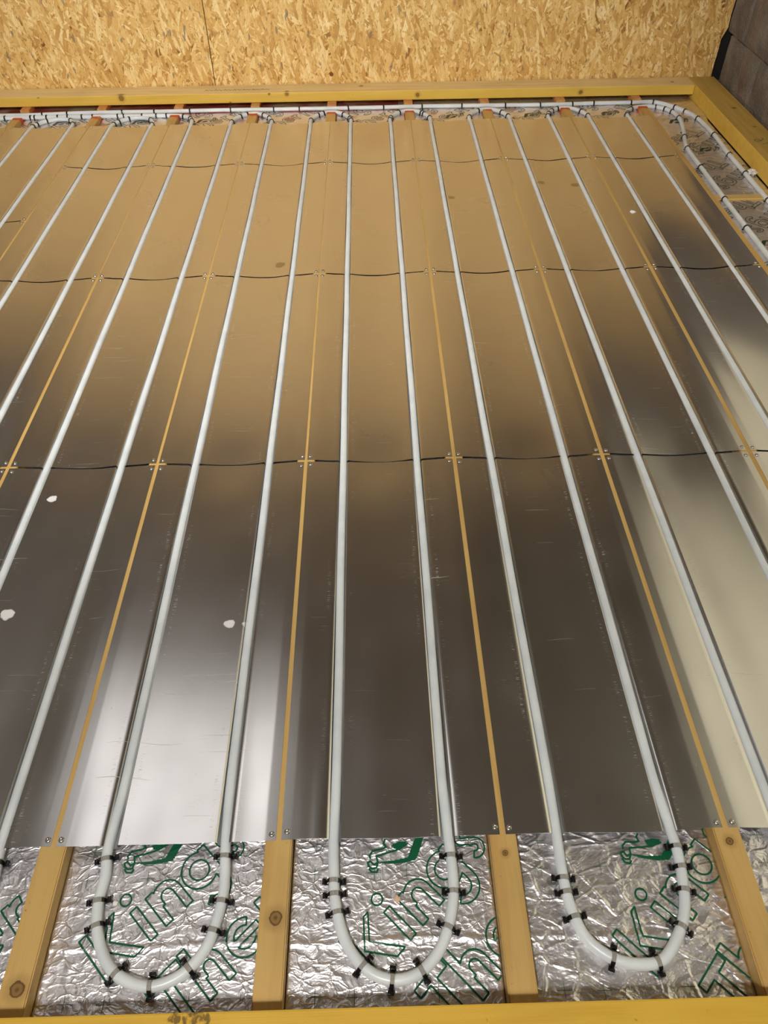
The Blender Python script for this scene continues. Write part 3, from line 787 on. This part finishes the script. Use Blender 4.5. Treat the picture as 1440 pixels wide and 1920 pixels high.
U = {-1: [(-.3068, .0041), (-.303, -.0414), (-.3048, -.0847), (-.2975, -.1264), (-.2756, -.1704), (-.2431, -.1994), (-.1931, -.214), (-.1444, -.1988), (-.1108, -.1629), (-.0984, -.1233), (-.0919, -.0817), (-.0926, -.0468), (-.0962, -.0014)],  # U-bend points come from image pixels, like the strip and outermost pipe tables below
     0: [(.0971, .0075), (.0985, -.0518), (.1034, -.1036), (.1222, -.1609), (.1572, -.2003), (.1998, -.2148), (.2433, -.204), (.2808, -.1649), (.3014, -.1087), (.3069, -.066), (.3049, -.0119)],
     1: [(.4988, .0064), (.4986, -.0622), (.5026, -.1138), (.5196, -.163), (.5569, -.1928), (.598, -.2022), (.6389, -.1956), (.677, -.155), (.6984, -.1104), (.7081, -.0498), (.7072, -.0038)]}
def near_u(b):          # left to right
    if b in U: return [p for p in U[b]]
    x = b*.4+.2; return [(x-.1, .004), (x-.102, -.06), (x-.09, -.13), (x-.05, -.185), (x, -.205), (x+.05, -.185), (x+.09, -.13), (x+.102, -.06), (x+.1, .004)]
def far_bend(xj):       # over the notch of the joist at xj, right to left
    return [(xj+.1, 3.50), (xj+.102, 3.535), (xj+.098, 3.57), (xj+.082, 3.61), (xj+.055, 3.646), (xj+.02, 3.668), (xj-.02, 3.668), (xj-.05, 3.650), (xj-.082, 3.612), (xj-.098, 3.57), (xj-.102, 3.535), (xj-.1, 3.50)]
INR = [(1.6413, 3.6752), (1.6924, 3.6491), (1.7371, 3.5928), (1.752, 3.4947), (1.731, 3.3525), (1.7019, 3.2379), (1.682, 3.1213), (1.678, 2.8782), (1.6748, 2.5796), (1.6740, 2.2929), (1.6760, 2.1206)]
p2 = [(1.676, -.24)]+[(1.676, -.1+.3*i) for i in range(8)]+INR[::-1][1:-1]+[(1.645, 3.668), (1.61, 3.668), (1.56, 3.652), (1.53, 3.62), (1.508, 3.575), (1.499, 3.535), (1.5, 3.50)]
strip_n = len(p2)-6
zone = ['strip']*strip_n+['']*(len(p2)-strip_n)
for b in (3, 2, 1, 0, -1, -2):
    seg = straight(b*.4+.3, 3.42, .10)+near_u(b)[::-1]+straight(b*.4+.1, .10, 3.42)
    p2 += seg; zone += ['']*len(seg)
    if b > -2: fb = far_bend(b*.4); p2 += fb; zone += ['']*len(fb)
run2 = [(-.7, 3.50), (-.702, 3.54), (-.706, 3.585), (-.722, 3.622), (-.752, 3.648), (-.80, 3.662), (-.90, 3.668), (-1.05, 3.669), (-1.3, 3.672), (-1.55, 3.674), (-1.75, 3.672), (-2.0, 3.668), (-2.38, 3.668)]
p2 += run2; zone += ['']*len(run2)
P3 = []
for (x, y), zn in zip(p2, zone):
    if zn == 'strip':
        z = ZB+(ZF-ZB)*sstep(3.35, 3.60, y) if y > 3.3 else ZB
    else: z = zpath(x, y)
    P3.append(Vector((x, y, z)))
add_pipe(catmull(P3), 'long looping white pipe that makes the U-bends and runs in the plate grooves')
OUT = [(-1.7152, 3.738), (-1.5898, 3.7373), (-1.4536, 3.7456), (-1.317, 3.7539), (-1.0954, 3.7578), (-.8999, 3.7553), (-.5325, 3.7594), (-.3003, 3.755), (-.1747, 3.7562), (.077, 3.7546), (.2728, 3.7561), (.4834, 3.7600), (.6794, 3.7583), (.9034, 3.7542), (1.0981, 3.7500), (1.2539, 3.7514), (1.3823, 3.7580), (1.5788, 3.7581)]
OUT2 = [(1.6856, 3.7363), (1.7703, 3.6757), (1.8212, 3.6067), (1.8500, 3.5066), (1.862, 3.3108), (1.8535, 3.0687), (1.8521, 2.8585), (1.8512, 2.5716)]
oo = [(-2.39, 3.715), (-2.0, 3.715)]+[fr(p) for p in OUT]
o3 = [Vector((x, y, ZF)) for x, y in oo]+[Vector((*OUT2[0], -.0125)), Vector((*OUT2[1], -.0160))]+[Vector((x, y, ZB)) for x, y in OUT2[2:]]+[Vector((1.851, y, ZB)) for y in (2.2, 1.8, 1.4, 1.0, .6, .2, -.24)]
add_pipe(catmull(o3), 'outermost white pipe running along the rear timber and curving down the right strip')
def lone(xa, xb, label):
    cx = (xa+xb)/2
    pts = [(xb, -.2), (xb, -.08)]+straight(xb, .06, 3.42)+[(xb, 3.50), (xb+.001, 3.545), (xb-.012, 3.60), (xb-.045, 3.634), (cx, 3.640), (xa+.05, 3.618), (xa+.022, 3.585), (xa+.004, 3.545), (xa, 3.50)]+straight(xa, 3.42, .06)+[(xa, -.08), (xa, -.2)]
    add_pipe(catmull([Vector((x, y, zpath(x, y))) for x, y in pts]), label)
lone(-1.1, -.9, 'white pipe bend nested at the rear, third and fourth groove lines from the left')
lone(-1.5, -1.3, 'leftmost white pipe bend at the rear whose two legs show')
lone(-1.9, -1.7, 'white pipe at the far left edge, partly cut off')
lone(-2.3, -2.1, 'white pipe loop out of frame by the left wall')

# ------------------------------------------------------------------ pipe clips
def clip_parts():
    r0, r1, hw = PR+.0004, PR+.0026, .0034
    def band(a0, a1, n=8):
        bm = bmesh.new(); R = []
        for k in range(n+1):
            a = a0+(a1-a0)*k/n; c, s = math.cos(a), math.sin(a)
            R.append([bm.verts.new((r*c, y, r*s)) for r, y in ((r0, -hw), (r1, -hw), (r1, hw), (r0, hw))])
        for A, B in zip(R[:-1], R[1:]):
            for j in range(4): bm.faces.new((A[j], A[(j+1) % 4], B[(j+1) % 4], B[j]))
        bm.faces.new(R[0][::-1]); bm.faces.new(R[-1]); bmesh.ops.recalc_face_normals(bm, faces=bm.faces); return bm
    def me(bm, name, m):
        x = bpy.data.meshes.new(name); bm.to_mesh(x); bm.free(); x.materials.append(m); x.polygons.foreach_set('use_smooth', [True]*len(x.polygons)); x.set_sharp_from_angle(angle=.6); return x
    bridge = me(band(math.radians(52), math.radians(128)), 'bridge', M_bridge)
    feet = []
    for s in (1, -1):
        bm = band(math.radians(52), math.radians(-5)) if s == 1 else band(math.radians(128), math.radians(185))
        add_box(bm, (s*r0 if s == 1 else -r1-.0085, -.0044, -.0090), (r1+.0085 if s == 1 else -r0, .0044, -.0035), .0010)
        add_box(bm, ((r1+.0025) if s == 1 else -r1-.0088, -.0054, -.0070), (r1+.0088 if s == 1 else -r1-.0025, .0054, .0012), .0014)
        feet.append(me(bm, 'foot', M_clip))
    bm = band(math.radians(-20), math.radians(200), 14)
    for s in (1, -1):
        add_box(bm, (min(s*r0, s*(r1+.004)), -.003, -.0085), (max(s*r0, s*(r1+.004)), .003, -.0045), .0008)
    small = me(bm, 'pipe_clip', M_clip)
    return bridge, feet, small
BR, FEET, SMALL = clip_parts()
def nearest(x, y):
    best = None
    for pts in PIPES:
        for i in range(1, len(pts)-1):
            d = (pts[i].x-x)**2+(pts[i].y-y)**2
            if best is None or d < best[0]:
                best = (d, pts[i], pts[i+1]-pts[i-1])
    return best
def place_clip(x, y, label, near=False, group=None, dz=0):
    _, p, t = nearest(x, y)
    # slide along the pipe to the exact spot
    t = t.normalized(); k = (Vector((x, y, p.z))-p).dot(t)
    if abs(k) < .06: p = p+t*k
    a = math.atan2(t.y, t.x)-math.pi/2
    rr = random.Random(int(x*9999)+int(y*777)); a += rr.uniform(-.12, .12)
    if near:
        e = bpy.data.objects.new('pipe_clip', None); COL.objects.link(e)
        for m, nm in ((BR, 'bridge'), (FEET[0], 'foot'), (FEET[1], 'foot')):
            c = bpy.data.objects.new(nm, m); COL.objects.link(c); c.parent = e
    else:
        e = bpy.data.objects.new('pipe_clip', SMALL); COL.objects.link(e)
    e.location = p+Vector((0, 0, dz)); e.rotation_euler = (rr.uniform(-.08, .08), 0, a)
    tag(e, label, 'clip', group)
def ordinal(i): return ['first', 'second', 'third', 'fourth', 'fifth', 'sixth', 'seventh', 'eighth', 'ninth', 'tenth', 'eleventh', 'twelfth', 'thirteenth', 'fourteenth', 'fifteenth',
                        'sixteenth', 'seventeenth', 'eighteenth', 'nineteenth', 'twentieth', 'twenty-first', 'twenty-second', 'twenty-third', 'twenty-fourth', 'twenty-fifth', 'twenty-sixth'][i]
C_L = [(-.3039, -.0171), (-.302, -.0848), (-.2981, -.1239), (-.2507, -.1962), (-.1909, -.2140), (-.1347, -.1893), (-.104, -.1353), (-.0945, -.0901), (-.0961, -.018)]  # clip positions converted from image pixels to the foil plane, all clip tables alike
C_M = [(.0997, -.0633), (.0994, -.0848), (.1038, -.1144), (.1503, -.1926), (.1956, -.2135), (.2434, -.2025), (.2915, -.1413), (.3034, -.0858), (.3036, -.0275)]
C_R = [(.5002, -.0684), (.5024, -.091), (.5066, -.1305), (.5576, -.1897), (.626, -.1983), (.6787, -.1495), (.7002, -.0926), (.7041, -.0541), (.7058, -.0224)]
for lst, nm in ((C_L, 'left'), (C_M, 'middle'), (C_R, 'right-hand')):
    for i, (x, y) in enumerate(lst):
        if i == 4 and nm != 'right-hand': where = 'at the lowest point'
        elif i < 4: where = ['uppermost', 'second from the top', 'third from the top', 'lowest'][i]+' on the left half'
        else: where = (['uppermost', 'second from the top', 'third from the top', 'fourth from the top', 'fifth from the top'][8-i])+' on the right half'
        place_clip(x, y, 'black pipe clip %s of the %s U-bend' % (where, nm), True, 'black clips on the U-bends')
place_clip(-.4925, -.018, 'black pipe clip at the left edge of the photo below the plates', True, 'black clips on the U-bends')
place_clip(-.302-.4, -.08, 'black pipe clip just outside the left edge, by the front timber', True, 'black clips on the U-bends')
C_OUT = [(-1.51, 3.7485), (-1.3819, 3.7573), (-1.0976, 3.7424), (-.9279, 3.7412), (-.743, 3.7314), (-.5306, 3.7436), (-.3059, 3.7553), (-.1719, 3.756), (.0854, 3.7502), (.2697, 3.7404), (.472, 3.7614), (.6814, 3.7502), (.9096, 3.738), (1.0926, 3.7441), (1.2622, 3.751), (1.3761, 3.7449), (1.5721, 3.7424), (1.6786, 3.7207), (1.7703, 3.6605), (1.8216, 3.619), (1.8461, 3.5119), (1.8649, 3.2973), (1.8507, 3.05), (1.8461, 2.8416), (1.8446, 2.5719)]
for i, (x, y) in enumerate(C_OUT):
    y2 = 3.73 if x < 1.6 else y
    place_clip(x*.9935+.0012 if x < 1.6 else x, y2, 'black clip on the outermost rear pipe, %s from the left' % ordinal(i), group='black clips on the outermost pipe')  # x scaled about the camera like the rear pipe points
C_INR = [(1.6775, 3.6655), (1.7105, 3.6249), (1.7322, 3.5855), (1.7456, 3.5098), (1.7087, 3.2779), (1.6883, 3.1338), (1.6857, 2.9188), (1.6738, 2.5899), (1.6792, 2.3288)]
for i, (x, y) in enumerate(C_INR):
    place_clip(x, y, 'black clip on the inner pipe of the right foil strip, %s from the rear' % ordinal(i), group='black clips on the right strip inner pipe')
C_RUN2 = [-1.6875, -1.556, -1.535, -1.474, -1.4167, -1.365, -1.2916, -1.236, -1.1056, -1.075, -.9798, -.9066, -.8524, -.7542]
for i, x in enumerate(C_RUN2):
    place_clip(x*.9935, 3.671, 'black clip on the second rear pipe at the left, %s from the left' % ordinal(i), group='black clips on the second rear pipe')
C_FAR = [(-1.0861, 3.5537), (-1.0645, 3.5813), (-1.0333, 3.6291), (-.8996, 3.5438), (-.9171, 3.6112), (-1.5004, 3.5465), (-1.4828, 3.5736), (-1.4479, 3.619), (-1.3048, 3.5695), (-1.3268, 3.6224), (-.7046, 3.5895), (-.7138, 3.6175), (-.4957, 3.5596), (-.47, 3.638), (-.4382, 3.6744), (-.3008, 3.5566), (-.312, 3.6046), (-.3357, 3.659), (-.0982, 3.5607), (-.07, 3.6343), (-.0433, 3.6613), (.0984, 3.5526), (.0952, 3.5784), (.0673, 3.6386), (.3008, 3.5501), (.3019, 3.5774), (.349, 3.6455), (.4959, 3.5651), (.4685, 3.6421), (.4800, 3.6262), (.7052, 3.5661), (.7528, 3.6551), (.8985, 3.5712), (.8797, 3.6281), (1.1036, 3.5602), (1.1077, 3.595), (1.1322, 3.63), (1.1639, 3.6617), (1.3006, 3.5548), (1.2845, 3.6197), (1.5003, 3.5563), (1.5056, 3.5788), (1.5406, 3.635)]
cnt = {}
for (x, y) in sorted(C_FAR, key=lambda p: (round((p[0]-.1)/.2), p[1])):
    k = round((x-.1)/.2); cnt[k] = cnt.get(k, 0)+1
    n_from_right = 8-k
    pos = ['closest to the plate', 'second from the plate', 'third from the plate', 'fourth from the plate'][cnt[k]-1]
    place_clip(x, y, 'small black clip %s, rear end of %s pipe line from right' % (pos, ordinal(max(0, 7-k))), group='black clips on the rear pipe ends')

# ------------------------------------------------------------------ loose bits
def crumb(name, loc, sx, sy, sz, mat, label, cat, seed, rough=.5, div=2):
    bm = bmesh.new(); bmesh.ops.create_icosphere(bm, subdivisions=div, radius=1)
    for v in bm.verts:
        v.co *= 1+rough*mn.noise(v.co*1.7+Vector((seed, 0, 0)))
        v.co = Vector((v.co.x*sx, v.co.y*sy, v.co.z*sz))
    o = bm_obj(name, bm, mat); o.location = loc; return tag(o, label, cat)
crumb('plaster_crumb', (1.247, 2.445, .0005), .011, .009, .005, M_chip, 'small white plaster crumb lying on a plate near the right', 'debris', 2)
crumb('crumpled_scrap', (1.880, 2.845, -.016), .017, .016, .011, mat_plain('bright_foil_scrap', (.9, .9, .88), .3, metal=.3), 'crumpled white scrap beside the outermost pipe on the right strip', 'scrap', 7, .9, 3)
crumb('plaster_crumb', (.208, -.092, -.0275), .005, .007, .0022, mat_plain('tan_flake', (.72, .52, .36), .8), 'tan flake of board on the foil beside the dot of the middle letter i', 'debris', 4)
crumb('plaster_crumb', (-.278, -.086, -.0275), .0045, .0045, .003, M_chip, 'pale crumb on the foil beside the left U-bend', 'debris', 9)
crumb('plaster_crumb', (.491, -.136, -.0270), .006, .004, .0025, M_chip, 'pale crumb under the third clip of the right-hand U-bend', 'debris', 12)
